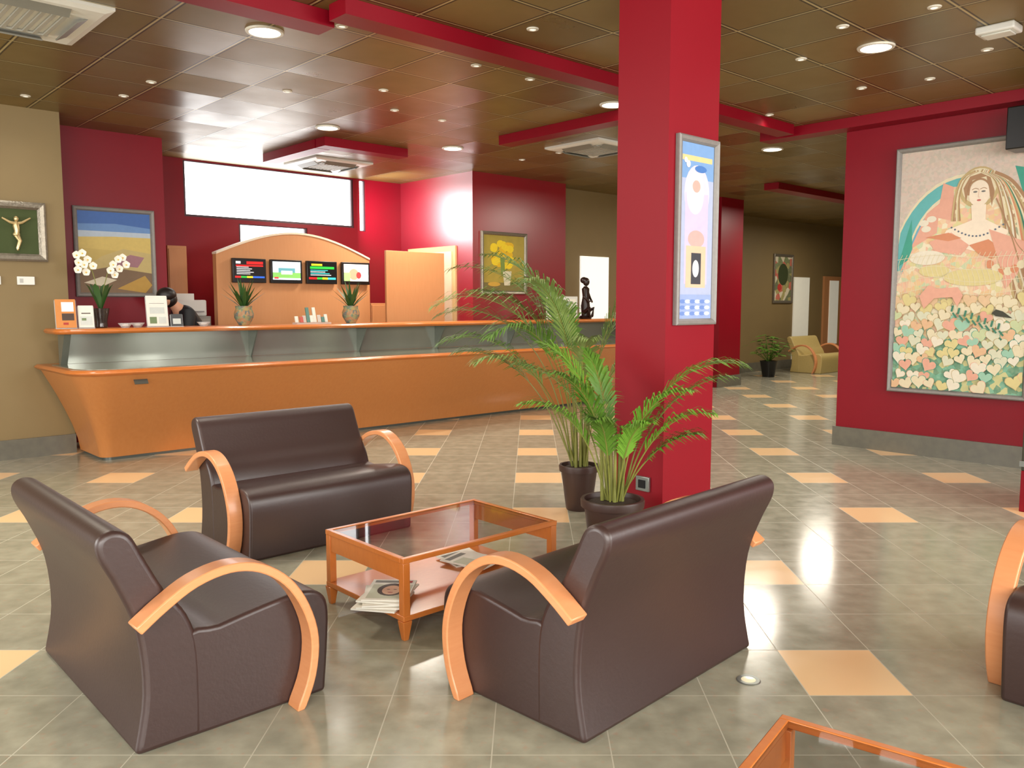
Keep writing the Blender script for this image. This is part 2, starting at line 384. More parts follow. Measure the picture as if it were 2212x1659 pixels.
# ---------------------------------------------------------------- reception counter
def outline(al,bf,r,ar,bb,z,n=8):
    pts=[(al,bb,z)]
    for i in range(n+1):
        t=math.pi+ (math.pi/2)*i/n
        pts.append((al+r+r*math.cos(t),bf+r+r*math.sin(t),z))
    pts+=[(ar,bf,z),(ar,bb,z)]
    return pts
cnt=thing('reception_counter','long flared wooden reception desk with raised glossy ledge','counter',W(0,0),TH)
g=G(); rings=[]
for z,fv in [(0.03,0),(0.15,0.06),(0.3,0.2),(0.45,0.38),(0.6,0.58),(0.72,0.76),(0.86,0.98)]:
    rings.append(outline(-0.33*fv,-0.58*fv,0.10+0.2*fv,8.3,0.685,z))
g.loft(rings); g.obj('body',COUNTW,parent=cnt)
g=G(); g.loft([outline(.03,.03,.08,8.28,.68,0),outline(.03,.03,.08,8.28,.68,.03)]); g.obj('plinth',DARKM,parent=cnt)
g=G(); g.loft([outline(-.35,-.6,.30,8.32,.69,.86),outline(-.38,-.63,.32,8.33,.69,.885),outline(-.35,-.6,.30,8.32,.69,.91)]); g.obj('lower_worktop',CHERRY,parent=cnt,bevel=.008)
g=G(); g.loft([outline(-.29,-.53,.27,8.28,.4,.91),outline(-.29,-.53,.27,8.28,.4,.916)]); g.obj('glass_inlay',mat('smoked_glass_inlay',(120,122,106),0.08,var=0.05,spec=0.8),parent=cnt)
g=G(); g.box(-.2,8.28,.42,.45,.916,1.21); g.obj('front_panel',mat('panel_frosted_glass',(112,116,104),0.12,metal=0.35,c2=(176,180,168),scale=1.1,stretch=(1,1,.5)),parent=cnt,smooth=False)
for a,w in ((-.22,.06),(1.7,.014),(3.1,.014),(4.3,.014),(5.6,.014),(6.8,.014)):
    g=G()
    g.prism([(.20,1.21),(.42,1.21),(.42,.916),(.37,.916)],a,a+w,'x'); g.obj('bracket',BRK,parent=cnt,smooth=False)
g=G(); g.loft([outline(-.3,.1,.12,8.3,.52,1.21),outline(-.32,.08,.13,8.31,.53,1.235),outline(-.3,.1,.12,8.3,.52,1.26)]); g.obj('upper_ledge',CHERRY,parent=cnt,bevel=.008)
g=G(); M=Matrix.Translation((0.2,-0.56,0.79))@Matrix.Rotation(R(-38),4,'X'); g.box(-.06,.06,-.003,.003,-.025,.025,M=M); g.obj('nameplate',DARKM,parent=cnt,smooth=False)

# ---------------------------------------------------------------- sofa
def sofa(label,leather,group,loc,rot,Wd=1.15,name='sofa'):
    e=thing(name,label,'sofa',loc,rot,group)
    back=smoothpts([(0.0,0.0),(.035,.2),(.02,.42),(-.035,.58),(-.085,.69),(-.085,.75),(-.04,.775),(.015,.75),(.06,.66),(.12,.54),(.19,.44),(.225,.3),(.225,0.0)],4)
    w=Wd/2
    g=G(); g.prism(back,-w,w,'x'); g.obj('backrest',leather,parent=e,bevel=.02,seg=4,ang=0.9)
    seat=smoothpts([(.17,.0),(.17,.35),(.3,.375),(.45,.40),(.6,.418),(.69,.40),(.73,.34),(.728,.2),(.71,.0)],4)
    g=G(); g.prism(seat,-w+.002,w-.002,'x'); g.obj('seat',leather,parent=e,bevel=.016,seg=4,ang=0.9)
    path=smoothpts([(0.0,.455),(.085,.515),(.19,.572),(.31,.595),(.42,.572),(.52,.50),(.59,.39),(.625,.26),(.61,.12),(.56,0.0)],4)
    for sgn in (-1,1):
        rings=[]
        for i,(y,z) in enumerate(path):
            y0,z0=path[max(i-1,0)]; y1,z1=path[min(i+1,len(path)-1)]
            t=Vector((y1-y0,z1-z0)).normalized(); n=Vector((-t.y,t.x))
            th=.016; hw=.041
            xc=sgn*(w+.0415)
            q=[(xc-hw,y+n.x*th,z+n.y*th),(xc+hw,y+n.x*th,z+n.y*th),(xc+hw,y-n.x*th,z-n.y*th),(xc-hw,y-n.x*th,z-n.y*th)]
            if i==len(path)-1: q=[(a,b,0.0) for a,b,c in q]
            rings.append(q)
        g=G(); g.loft(rings); g.obj('armrest',BEECH,parent=e,bevel=.005,seg=2,ang=0.5)
    return e
LB="dark brown leather sofa with curved beech arms"
s1=sofa(LB+", beside coffee table",LEATH,'brown leather lobby sofas',(-1.635,3.05,0),R(-47.3))
dup(s1,(-1.58,5.62,0),R(-137.3),LB+", before reception counter")
dup(s1,(0.648,3.11,0),R(45.8),LB+", beside potted palms")
dup(s1,(2.76,3.09,0),R(132.7),LB+", facing glass table")
sofa("yellow leather sofa with curved armrests beside a potted plant",YLEATH,'lounge sofas',(6.50,18.58,0),R(-137.3),name='yellow_sofa')

# ---------------------------------------------------------------- coffee tables
def ctable(loc,rot,label):
    e=thing('coffee_table',label,'table',loc,rot,'glass-topped coffee tables')
    L,D,H=.97,.667,.378; x=L/2;y=D/2
    for sx in (-1,1):
        for sy in (-1,1):
            g=G(); cx=sx*(x-.02); cy=sy*(y-.02)
            g.loft([[(cx-.012,cy-.012,0),(cx+.012,cy-.012,0),(cx+.012,cy+.012,0),(cx-.012,cy+.012,0)],
                    [(cx-.024*1,cy-.024,.09),(cx+.024,cy-.024,.09),(cx+.024,cy+.024,.09),(cx-.024,cy+.024,.09)]])
            g.box(cx-.018,cx+.018,cy-.018,cy+.018,.115,H-.024)
            g.obj('leg',CHERRY,parent=e,bevel=.002,seg=2)
    g=G(); g.box(-x,x,-y,y,.09,.115); g.obj('lower_shelf',CHERRY,parent=e,bevel=.004)
    g=G(); t=.026
    g.box(-x,x,-y,-y+t,H-.024,H); g.box(-x,x,y-t,y,H-.024,H); g.box(-x,-x+t,-y+t,y-t,H-.024,H); g.box(x-t,x,-y+t,y-t,H-.024,H)
    g.obj('top_frame',CHERRY,parent=e,bevel=.003,seg=2)
    for sx in (-1,1):
        g=G(); c0=sx*(x-.016); g.box(c0-.009,c0+.009,-y+.038,y-.038,H-.105,H-.024); g.obj('end_apron',CHERRY,parent=e)
    g=G(); g.box(-x+t,x-t,-y+t,y-t,H-.010,H-.003); g.obj('glass_top',GLASS,parent=e,smooth=False)
    return e
t1=ctable((-.349,4.147,0),TH,'cherry wood coffee table with glass top, magazines on its shelf')
dup(t1,(.938,1.635,0),R(-36),'cherry wood coffee table with inset glass top, empty')

def magazine(loc,rot,cols,label,k=0):
    e=thing('magazine',label,'magazine',loc,rot,'magazines on the coffee table shelf')
    g=G(); g.box(-.105,.105,-.14,.14,0,.007); g.obj('pages',flat((240,237,226)),parent=e,smooth=False)
    g=G(); g.add([(-.105,-.14,.0072),(.105,-.14,.0072),(.105,.14,.0072),(-.105,.14,.0072)],[(0,1,2,3)],0)
    zz=.0074
    for i,(c,x0,x1,y0,y1) in enumerate(cols):
        if c=='face':
            zz+=.0001
            for mi,r1,r2,cy in ((2,.068,.085,.0),(3,.044,.062,-.008)):
                zz+=.0002
                g.add([(r1*math.cos(q*math.pi/10)+.01,cy+r2*math.sin(q*math.pi/10),zz) for q in range(20)],[tuple(range(20))],mi)
            for ex in (-.016,.016):
                zz+=.0001
                g.add([(.01+ex+.009*math.cos(q*math.pi/4),.0+.004*math.sin(q*math.pi/4),zz) for q in range(8)],[tuple(range(8))],2)
            g.add([(.01+.014*math.cos(q*math.pi/4),-.04+.005*math.sin(q*math.pi/4),zz) for q in range(8)],[tuple(range(8))],4)
        else:
            zz+=.0001
            g.add([(x0,y0,zz),(x1,y0,zz),(x1,y1,zz),(x0,y1,zz)],[(0,1,2,3)],c)
    g.obj('cover',[flat((238,236,226)),flat((196,200,180)),flat((60,44,36)),flat((226,180,150)),flat((170,40,50)),flat((110,110,104))],parent=e,smooth=False,recalc=False)
cov=[(1,-.09,.1,-.12,.07),('face',0,0,0,0),(5,-.09,.05,.095,.125),(4,.06,.09,.095,.125)]
mb=Vector((-.60,3.80))
for i in range(5):
    magazine((mb.x+.0+.006*i,mb.y+.01*i-.025,.1155+.0085*i),R(-12+9*((i*7)%3)),cov if i==4 else [(5,-.08,.08,.07,.1)],'glossy magazine with a woman portrait cover, on a pile' if i==4 else 'magazine in a low pile on the table shelf')
for i in range(3):
    magazine((-.27+.03*i,4.44-.05*i,.1155+.0085*i),R(30+14*i),[(1,-.1,.0,-.13,.06),(5,-.09,.06,.085,.12),(4,.03,.09,-.1,-.05)],'open magazine lying on the table shelf')

# ---------------------------------------------------------------- palms
def frond(base,az,L,el0,droop,leafL,n,pw,start=.35):
    g=G(); pts=[];p=Vector(base);N=26
    d2=Vector((math.cos(az),math.sin(az),0)); side=Vector((-math.sin(az),math.cos(az),0))
    tans=[]
    for i in range(N+1):
        s=i/N; el=el0-droop*(s**pw)
        t=d2*math.cos(el)+Vector((0,0,1))*math.sin(el); tans.append(t); pts.append(p.copy()); p=p+t*(L/N)
    g.tube(pts,[.006*(1-.75*i/N) for i in range(N+1)],5,1)
    for k in range(n):
        s=start+(1-start)*(k+.5)/n; i=min(int(s*N),N-1); fr=s*N-i
        q=pts[i].lerp(pts[i+1],fr); t=tans[i]; up=side.cross(t)*-1
        if up.z<0: up=-up
        ll=leafL*(math.sin(math.pi*min(1,(s-start)/(1-start)*.8+.18)))**.6*random.uniform(.8,1.15)
        for sg in (-1,1):
            dr=(t*(.75+.6*s)+side*sg*(.85-.3*s)+up*(.22+random.uniform(-.16,.16))).normalized()
            w=.0058+.002*random.random()
            wv=dr.cross(up).normalized()*w
            a=q; b=q+dr*ll*.35; c=b+(dr+Vector((0,0,-.3))).normalized()*ll*.35; d=c+(dr+Vector((0,0,-.95))).normalized()*ll*.35
            g.add([a-wv*.3,a+wv*.3,b+wv,b-wv,c+wv*.8,c-wv*.8,d],[(0,1,2,3),(3,2,4,5),(5,4,6)],0)
    return g
def palm(label,loc,fr,rimr,h,leafm):
    e=thing('potted_palm',label,'potted plant',loc,0,'potted palms beside the column')
    g=G(); g.lathe([(rimr*.62,0),(rimr*.66,.01),(rimr*.9,h-.045),(rimr,h-.045),(rimr*1.02,h-.01),(rimr,h),(rimr*.9,h),(rimr*.87,h-.03),(0,h-.03)],36); g.obj('pot',POT,parent=e)
    g=G(); g.lathe([(0,h-.028),(rimr*.86,h-.028),(rimr*.6,h-.012),(0,h-.006)],24); g.obj('soil',SOIL,parent=e)
    g=G()
    for i in range(9):
        an=i*2.4; r=rimr*.35*random.random()+.02; x,y=r*math.cos(an),r*math.sin(an)
        g.tube([(x,y,h-.03),(x*1.1,y*1.1,h+.15),(x*1.3,y*1.3,h+.42)],[.012,.009,.005],8)
    g.obj('stem',STEM,parent=e)
    for i,(az,L,el,dr,ll) in enumerate(fr):
        r=.03+.03*random.random(); A=R(az)
        gg=frond((r*math.cos(A),r*math.sin(A),h-.01),A,L,R(el),R(dr),ll,34,2.2,start=.52 if L>1 else .4)
        gg.obj('frond',[leafm[i%len(leafm)],STEM],parent=e,recalc=False,smooth=False)
    return e
palm('tall potted palm with arching fronds in brown plastic pot',(.49,5.99,0),
 [(170,1.95,87,105,.30),(200,1.85,82,120,.30),(150,1.92,89,90,.28),(10,1.6,87,80,.27),(325,1.2,82,95,.24),(230,1.6,78,115,.28),
  (187,1.5,73,105,.28),(270,1.3,80,90,.24),(120,1.8,86,100,.26),(345,1.75,88,70,.27),(215,1.3,70,95,.26),(178,1.7,79,110,.28),
  (195,1.65,86,95,.28),(240,1.7,86,90,.26),(175,1.3,68,85,.26),(100,1.6,84,95,.26)],.145,.33,[LEAF,LEAFP,LEAF])
palm('bushy potted palm with bright fronds in wide brown pot',(.575,4.68,0),
 [(-3,1.15,78,100,.22),(-14,1.0,72,75,.2),(-32,.8,68,75,.2),(180,1.0,80,80,.22),(150,1.05,84,70,.2),(112,.95,86,60,.18),
  (-70,.66,76,75,.17),(-16,.62,60,60,.2),(200,.85,72,85,.2),(250,.7,78,85,.17),(-45,.88,80,85,.2),(220,.95,82,80,.2)],.18,.39,[LEAFL,LEAF])
e=thing('potted_plant','leafy green houseplant in dark pot beside the yellow sofa','potted plant',(5.25,17.0,0))
g=G(); g.lathe([(.12,0),(.17,.3),(.18,.33),(.15,.33),(.14,.3),(0,.3)],24); g.obj('pot',BLACK,parent=e)
g=G()
for i in range(130):
    az=random.uniform(0,6.28); el=random.uniform(.1,1.4); r=random.uniform(.15,.48)
    c=Vector((math.cos(az)*math.cos(el)*r,math.sin(az)*math.cos(el)*r,.42+math.sin(el)*r*1.0)); d=Vector((math.cos(az),math.sin(az),-.2)).normalized(); s=d.cross(Vector((0,0,1))).normalized()*.05
    g.add([c,c+d*.06+s,c+d*.16,c+d*.06-s],[(0,1,2,3)],0)
    if i%6==0: g.tube([(0,0,.3),tuple(c)],.006,5,0)
g.obj('foliage',LEAF,parent=e,recalc=False,smooth=False)

# ---------------------------------------------------------------- paintings
def ell(cx,cy,rx,ry,n=24,a0=0,a1=360): return [(cx+rx*math.cos(R(a0+(a1-a0)*i/n)),cy+ry*math.sin(R(a0+(a1-a0)*i/n))) for i in range(n if a1-a0==360 else n+1)]
def band(cx,cy,rx,ry,w,a0,a1,n=20):
    return ell(cx,cy,rx,ry,n,a0,a1)+ell(cx,cy,rx-w,ry-w*1.0,n,a0,a1)[::-1]
def heart(cx,cy,s,rot=0,ar=1.0):
    P=[]
    for i in range(20):
        t=2*math.pi*i/20; x=.0625*16*math.sin(t)**3; y=.0625*(13*math.cos(t)-5*math.cos(2*t)-2*math.cos(3*t)-math.cos(4*t))
        X=x*math.cos(rot)-y*math.sin(rot);Y=x*math.sin(rot)+y*math.cos(rot); P.append((cx+s*X,cy+s*ar*Y))
    return P
def stroke(P,w,ar=.52):
    P=smoothpts(P,5); L=[];Q=[]
    for i,(x,y) in enumerate(P):
        x0,y0=P[max(i-1,0)]; x1,y1=P[min(i+1,len(P)-1)]
        dx,dy=x1-x0,(y1-y0)/ar; l=math.hypot(dx,dy) or 1
        nx,ny=-dy/l*w/2,dx/l*w/2*ar
        L.append((x+nx,y+ny)); Q.append((x-nx,y-ny))
    return L+Q[::-1]
def painting(label,loc,rot,w,h,fw,fm,base,shapes,name='framed_painting',depth=.04):
    e=thing(name,label,'painting',loc,rot)
    X=w/2
    def ring(o,y): return [(-X+o,y,o),(X-o,y,o),(X-o,y,h-o),(-X+o,y,h-o)]
    g=G(); g.loft([ring(0,0),ring(0,-depth*.8),ring(fw*.25,-depth),ring(fw*.7,-depth*.85),ring(fw,-depth*.45),ring(fw,0)],cap=False)
    g.obj('frame',fm,parent=e,smooth=False,recalc=False)
    cw,ch=w-2*fw,h-2*fw
    mats=[base]; g=G(); y=-depth*.3
    g.add([(-cw/2,y,fw),(cw/2,y,fw),(cw/2,y,fw+ch),(-cw/2,y,fw+ch)],[(0,1,2,3)],0)
    for m,P in shapes:
        if m not in mats: mats.append(m)
        y-=.00010
        P=[(min(1,max(0,a)),min(1,max(0,b))) for a,b in P]
        g.add([(-cw/2+a*cw,y,fw+b*ch) for a,b in P],[tuple(range(len(P)))],mats.index(m))
    g.obj('canvas',mats,parent=e,smooth=False,recalc=False)
    return e
F=flat
cream=F((218,206,174)); teal=F((64,154,134)); teal2=F((96,172,172)); salmon=F((218,162,140)); yel=F((210,196,138)); brn=F((164,126,92)); orange=F((204,134,98)); blue=F((112,160,190)); dgreen=F((60,122,98)); gold=F((186,164,116)); skin=F((232,216,194)); white=F((222,214,194)); grey=F((150,150,150))
pinkb=patch_mat('pink_mottle',[(196,176,168),(204,180,172),(188,176,166),(200,184,176)],40)
mosaic=patch_mat('dress_mosaic',[(226,194,158),(222,172,148),(210,200,142),(226,216,188),(222,182,134),(228,180,152),(186,200,162)],22)
mosaic2=patch_mat('garden_mosaic',[(70,156,128),(96,172,146),(56,132,104),(196,194,134)],20)
veil=patch_mat('veil_mosaic',[(190,164,120),(160,116,84),(214,200,160),(124,138,110),(222,210,182)],26)
sh=[]
sh.append((teal2,ell(.52,.50,.58,.39,30,0,180)))
sh.append((cream,band(.52,.50,.58,.39,.014,10,170)))
sh.append((blue,ell(.50,.50,.42,.31,30,0,180)))
sh.append((mosaic,[(.1,.55),(.22,.74),(.4,.84),(.8,.84),(1,.7),(1,.5)]))
sh.append((cream,band(.50,.50,.44,.325,.014,10,170)))
sh.append((salmon,[(.02,.50),(.22,.74),(.32,.78),(.3,.6)])); sh.append((teal,[(.86,.90),(1,.88),(1,.72),(.92,.80)])); sh.append((teal,[(0,.52),(.10,.72),(.12,.56)]))
for x,y,r in ((.2,.70,.3),(.26,.715,-.3),(.22,.675,.1)): sh.append((white,ell(x,y,.038,.013)))
sh.append((salmon,[(.3,.72),(.34,.86),(.42,.84),(.44,.70)]))
sh.append((mosaic,[(0,.44),(.12,.60),(.3,.655),(.45,.67),(.85,.66),(1,.58),(1,.2),(0,.2)]))
sh.append((gold,ell(.61,.83,.15,.082)))
sh.append((cream,ell(.61,.835,.128,.07)))
sh.append((brn,[(.52,.77),(.495,.83),(.54,.875),(.62,.885),(.69,.865),(.725,.81),(.71,.75),(.66,.87),(.56,.86),(.53,.82)]))
cols=[gold,brn,cream,veil,gold,white,brn,veil,cream,orange,gold,dgreen,cream,brn,gold,veil,cream,brn]
for i in range(18):
    t=i/17
    sh.append((cols[i],stroke([(.62+.1*t,.895-.012*t),(.73+.12*t,.85-.01*t),(.80+.18*t,.70+.04*t),(.84+.22*t,.52+.12*t),(.92+.22*t,.36+.2*t)],.024)))
for i in range(6):
    t=i/5; sh.append(([brn,gold,cream,veil,brn,gold][i],stroke([(.60-.03*t,.895),(.51-.03*t,.87),(.465-.03*t,.80),(.48-.06*t,.70)],.013)))
sh.append((skin,[(.56,.76),(.57,.70),(.38,.665),(.34,.62),(.45,.60),(.60,.575),(.8,.60),(.84,.65),(.67,.70),(.67,.76)]))
sh.append((skin,ell(.615,.805,.078,.052)))
sh.append((brn,stroke([(.535,.80),(.55,.845),(.62,.862),(.68,.84),(.70,.79)],.014)))
for sx in (.585,.645):
    sh.append((F((110,108,104)),ell(sx,.812,.016,.0035,12))); sh.append((brn,stroke([(sx-.025,.821),(sx,.826),(sx+.025,.821)],.005)))
sh.append((F((215,180,155)),stroke([(.613,.82),(.609,.792),(.62,.79)],.005))); sh.append((F((190,100,90)),ell(.615,.778,.016,.004,12)))
for i in range(15):
    t=i/14; sh.append((F((96,106,122)),ell(.42+.38*t,.675-.04*math.sin(math.pi*t),.008,.004,8)))
sh.append((salmon,[(.25,.62),(.42,.655),(.56,.60),(.50,.56),(.3,.58)])); sh.append((orange,[(.22,.64),(.40,.655),(.5,.63),(.4,.62)])); sh.append((orange,[(.56,.60),(.70,.62),(.80,.58),(.74,.54),(.64,.56)]))
sh.append((salmon,[(.7,.66),(.98,.60),(.92,.48),(.84,.42),(.8,.5)]))
sh.append((white,ell(.24,.555,.14,.03)))
sh.append((brn,stroke([(.74,.78),(.84,.66),(.93,.52),(.99,.42)],.010))); sh.append((brn,stroke([(.76,.76),(.90,.60),(.99,.55)],.006)))
for i in range(6):
    t=i/5; sh.append((cream if i%2 else orange,ell(.72+.22*t,.52-.03*math.sin(3*t),.03,.017,12)))
sh.append((yel,ell(.60,.47,.22,.035))); sh.append((yel,ell(.3,.50,.12,.025)))
for i in range(26):
    x=.02+.038*i; sh.append((cream,stroke([(x,.34),(x+.03,.44),(x-.01,.52),(x+.02,.57)],.004)))
for j in range(4):
    sh.append((cream,stroke([(0,.40+.05*j),(.3,.43+.045*j),(.6,.40+.05*j),(1,.42+.045*j)],.004)))
sh.append((mosaic2,[(0,.12),(0,.24),(.1,.30),(.3,.2),(.5,.26),(.7,.2),(.85,.30),(1,.36),(1,0),(0,0)]))
rs=random.Random(7); hc=[cream,white,F((190,200,156)),F((216,176,138)),yel,F((150,192,168)),cream,salmon,F((206,206,180)),cream]
for r_ in range(11):
    for c_ in range(11):
        if r_>6 and rs.random()<.3: continue
        cx,cy=.03+c_*.095+rs.uniform(-.02,.02)+(.045 if r_%2 else 0),.375-r_*.035+rs.uniform(-.01,.01); s=rs.uniform(.042,.062); ro=rs.uniform(-.6,.6)
        sh.append((rs.choice([teal,dgreen,gold,salmon]) if r_>3 else gold,heart(cx,cy,s*1.08,ro,.52)))
        sh.append((rs.choice(hc) if r_>1 else rs.choice([yel,cream,F((216,184,146))]),heart(cx,cy,s,ro,.52)))
sh.append((salmon,[(.20,.395),(.27,.44),(.34,.425),(.50,.43),(.54,.395),(.50,.35),(.46,.39),(.32,.385),(.24,.34)]))
for i in range(8):
    sh.append((dgreen,stroke([(.46+.05*i,.33-.01*i),(.47+.05*i,.355-.01*i)],.016))); sh.append((dgreen,stroke([(.47+.05*i,.325-.01*i),(.50+.05*i,.305-.01*i)],.014)))
sh.append((F((60,60,48)),[(.76,.325),(.79,.34),(.84,.332),(.91,.305),(.84,.31),(.79,.313)]))
painting('tall painting of a veiled woman above pale hearts, silver frame',Vector((3.444+.678*1.17-.0037,8.79-.735*1.17-.0034,.62)),R(-47.3),1.25,2.38,.045,PALE,pinkb,sh,depth=.06)
sh=[(F((120,160,210)),[(0,.8),(0,1),(1,1),(1,.8)]),(F((225,200,140)),[(.05,.93),(.95,.93),(.95,.90),(.05,.90)]),(F((210,205,220)),ell(.5,.72,.38,.16)),(F((200,190,220)),[(.15,.2),(.15,.72),(.85,.72),(.85,.2)]),
 (F((235,225,225)),ell(.45,.72,.26,.12)),(F((230,170,160)),ell(.48,.76,.12,.035)),(F((235,170,165)),ell(.5,.46,.25,.05)),(F((230,190,160)),[(.2,.18),(.2,.42),(.8,.42),(.8,.18)]),
 (F((60,62,70)),[(.36,.2),(.36,.38),(.66,.38),(.66,.2)]),(F((220,220,225)),ell(.5,.29,.1,.05)),(F((70,120,190)),ell(.6,.86,.18,.02)),
 (F((150,170,215)),[(0,0),(0,.14),(1,.14),(1,0)])]+[(F((200,210,235)) if i%2 else F((110,140,205)),ell(.12+.15*(i%6),.03+.035*(i//6),.09,.012,10)) for i in range(18)]+[(F((235,235,240)),ell(.22,.88,.06,.02)),(F((235,235,240)),ell(.14,.9,.05,.015))]
painting('tall narrow pastel painting in pale frame on red column',W(1.55+.27,-5.402,1.37),TH,.41,1.11,.037,PALE,F((175,185,215)),sh,depth=.035)
sh=[(F((120,110,60)),[(0,0),(0,.15),(1,.15),(1,0)])]+[(F((235,205,30)) if i%3 else F((225,180,20)),ell(.45+rs.uniform(-.22,.22),.66+rs.uniform(-.2,.22),.09,.07,10)) for i in range(26)]+[(F((120,140,60)),[(.42,.3),(.4,.6),(.5,.6),(.52,.3)]),(F((215,210,180)),[(.5,.1),(.46,.36),(.68,.36),(.64,.1)]),(F((200,160,60)),ell(.25,.12,.15,.04))]
painting('painting of yellow flowers in a white vase, silver frame',W(5.84,.758,1.63),TH,.90,.90,.05,SILVER,mat('ochre_canvas',(170,150,60),0.6,var=0.25,scale=6),sh)
sh=[(F((70,110,180)),[(0,.78),(0,1),(1,1),(1,.80)]),(F((110,150,205)),[(0,.74),(0,.84),(.5,.86),(1,.82),(1,.74)]),(F((190,205,220)),[(0,.68),(0,.76),(1,.76),(1,.7)]),(F((215,190,110)),[(0,.55),(0,.68),(.5,.70),(1,.70),(1,.5)]),(F((200,180,120)),[(0,.25),(.3,.45),(.6,.55),(1,.5),(1,.2)]),(F((165,120,130)),[(.4,.35),(.7,.48),(.9,.45),(.8,.32)]),(F((130,105,80)),[(0,0),(0,.25),(.4,.32),(1,.25),(1,0)]),(F((225,215,190)),[(.05,.12),(.3,.2),(.5,.16),(.3,.08)]),(F((190,150,70)),[(.5,.05),(.9,.22),(1,.1),(.9,.0)])]
painting('abstract desert landscape painting with blue sky, silver frame',W(.63,1.348,1.57),TH,.84,.96,.045,PALE,mat('sand_canvas',(205,180,105),0.6,var=0.15,scale=6),sh)
pm=patch_mat('leaf_mosaic',[(60,80,40),(150,140,70),(190,60,50),(215,205,180),(90,110,60)],7)
painting('small painting of green foliage on olive wall',W(15.0,1.448,1.5),TH,.85,1.1,.06,SILVER,pm,[(F((60,70,40)),ell(.5,.6,.3,.25)),(F((190,60,50)),ell(.3,.3,.12,.08))])
GOLD=mat('gold_figure',(214,190,140),0.3,metal=0.7)
e=painting('gold crucified figure mounted on green panel, ornate silver frame',W(-.465,.718,1.90),TH,.52,.56,.07,SILVER,mat('dark_green_felt',(62,74,36),0.8),[],name='framed_crucifix',depth=.05)
g=G(); yy=-.045
g.tube([(-.115,yy,.40),(-.05,yy,.362),(0,yy,.35),(.05,yy,.362),(.125,yy,.41)],[.008,.013,.018,.013,.008],8)
g.tube([(0,yy,.37),(.0,yy,.33),(.006,yy,.28),(0,yy,.25)],[.018,.030,.024,.026],10)
g.tube([(-.008,yy,.25),(.02,yy-.01,.19),(.0,yy,.12),(.004,yy-.01,.10)],[.020,.015,.011,.007],8)
g.tube([(.008,yy,.25),(.028,yy-.01,.19),(.008,yy,.12),(.006,yy-.01,.10)],[.020,.015,.011,.007],8)
g.ball((.004,yy,.395),.022,.022,.028); g.ball((.0,yy,.25),.032,.025,.022)
g.obj('figure',GOLD,parent=e)
for a0,w in ((-.69,.16),(-.40,.15)):
    t=thing('wall_thermostat','small white wall control box on olive wall','thermostat',W(a0,.72,1.675),TH,'white wall controls')
    g=G(); g.box(-w/2,w/2,-.025,0,0,.08); g.obj('housing',WHITE,parent=t,bevel=.005)
    g=G(); g.box(-w/2+.02,-w/2+.05,-.028,-.025,.02,.06); g.obj('dial',mat('dial_grey',(180,180,175),0.4),parent=t,smooth=False)
t=thing('power_socket','grey wall socket low on red column','socket',W(1.549,-5.26,.36),TH)
g=G(); g.box(-.02,0,-.05,.05,0,.09); g.obj('faceplate',GREYM,parent=t,bevel=.004)
g=G(); g.box(-.026,-.02,-.025,.025,.02,.07); g.obj('outlet',BLACK,parent=t)

# ---------------------------------------------------------------- arch with televisions
ar=thing('arched_partition','orange arched partition behind reception desk holding four screens','partition',W(1.87,1.6),TH)
n=20; top=[(2.2*i/n,2.10+.29*math.sin(math.pi*i/n)) for i in range(n+1)]
g=G(); g.prism([(0,0)]+top+[(2.2,0)],0,.10,'y'); g.obj('panel',ORANGEW,parent=ar,smooth=False)
g=G(); rings=[]
for x,z in top: rings.append([(x,-.015,z),(x,-.015,z+.025),(x,.115,z+.025),(x,.115,z)])
g.loft(rings); g.obj('edge_trim',mat('edge_trim_cream',(230,215,190),0.4),parent=ar)
def tv(a,w,shapes,base,label):
    e=thing('television',label,'television',W(a,1.598,1.755),TH,'screens on the arched partition')
    g=G(); g.box(-w/2,w/2,-.06,-.012,0,.30); g.obj('casing',BLACK,parent=e,bevel=.006)
    g=G(); g.box(-.06,.06,-.012,.0,.1,.2); g.obj('wall_bracket',DARKM,parent=e,smooth=False)
    mats=[base]; g=G(); cw=w-.05; ch=.23; z0=.045; y=-.0605
    g.add([(-cw/2,y,z0),(cw/2,y,z0),(cw/2,y,z0+ch),(-cw/2,y,z0+ch)],[(0,1,2,3)],0)
    for m,P in shapes:
        if m not in mats: mats.append(m)
        y-=.0003
        g.add([(-cw/2+p*cw,y,z0+q*ch) for p,q in P],[tuple(range(len(P)))],mats.index(m))
    g.obj('screen',mats,parent=e,smooth=False,recalc=False)
def rct(x0,x1,y0,y1): return [(x0,y0),(x1,y0),(x1,y1),(x0,y1)]
blk=glow((12,12,14),.3); wg=glow((220,220,220)); rg=glow((200,30,30)); bg_=glow((40,90,190)); gg_=glow((40,170,60)); yg=glow((220,200,40)); cy=glow((60,190,190))
t1s=[(wg,rct(.04,.2,.82,.95)),(rg,rct(.4,.96,.80,.95)),(rg,rct(.04,.96,.68,.76))]+[(wg,rct(.06,.06+random.uniform(.4,.85),.62-.09*i,.655-.09*i)) for i in range(5)]+[(gg_,rct(.0,.4,.06,.16)),(yg,rct(.4,.6,.06,.16)),(bg_,rct(.6,1,.06,.16)),(rg,rct(.0,.2,.06,.16))]
t3s=[(yg,rct(.1,.5,.84,.95)),(gg_,rct(.05,.95,.66,.8))]+[(wg if i%2 else cy,rct(.06,.06+random.uniform(.4,.85),.56-.09*i,.6-.09*i)) for i in range(4)]+[(rg,rct(.0,.3,.06,.18)),(gg_,rct(.3,.5,.06,.18)),(yg,rct(.5,.7,.06,.18)),(cy,rct(.7,1,.06,.18))]
t2s=[(glow((120,180,90)),rct(0,1,.1,.4)),(glow((90,150,160)),rct(.2,.8,.4,.65)),(glow((200,60,60)),rct(.05,.2,.05,.15)),(glow((240,240,240)),rct(.3,.7,.3,.5))]
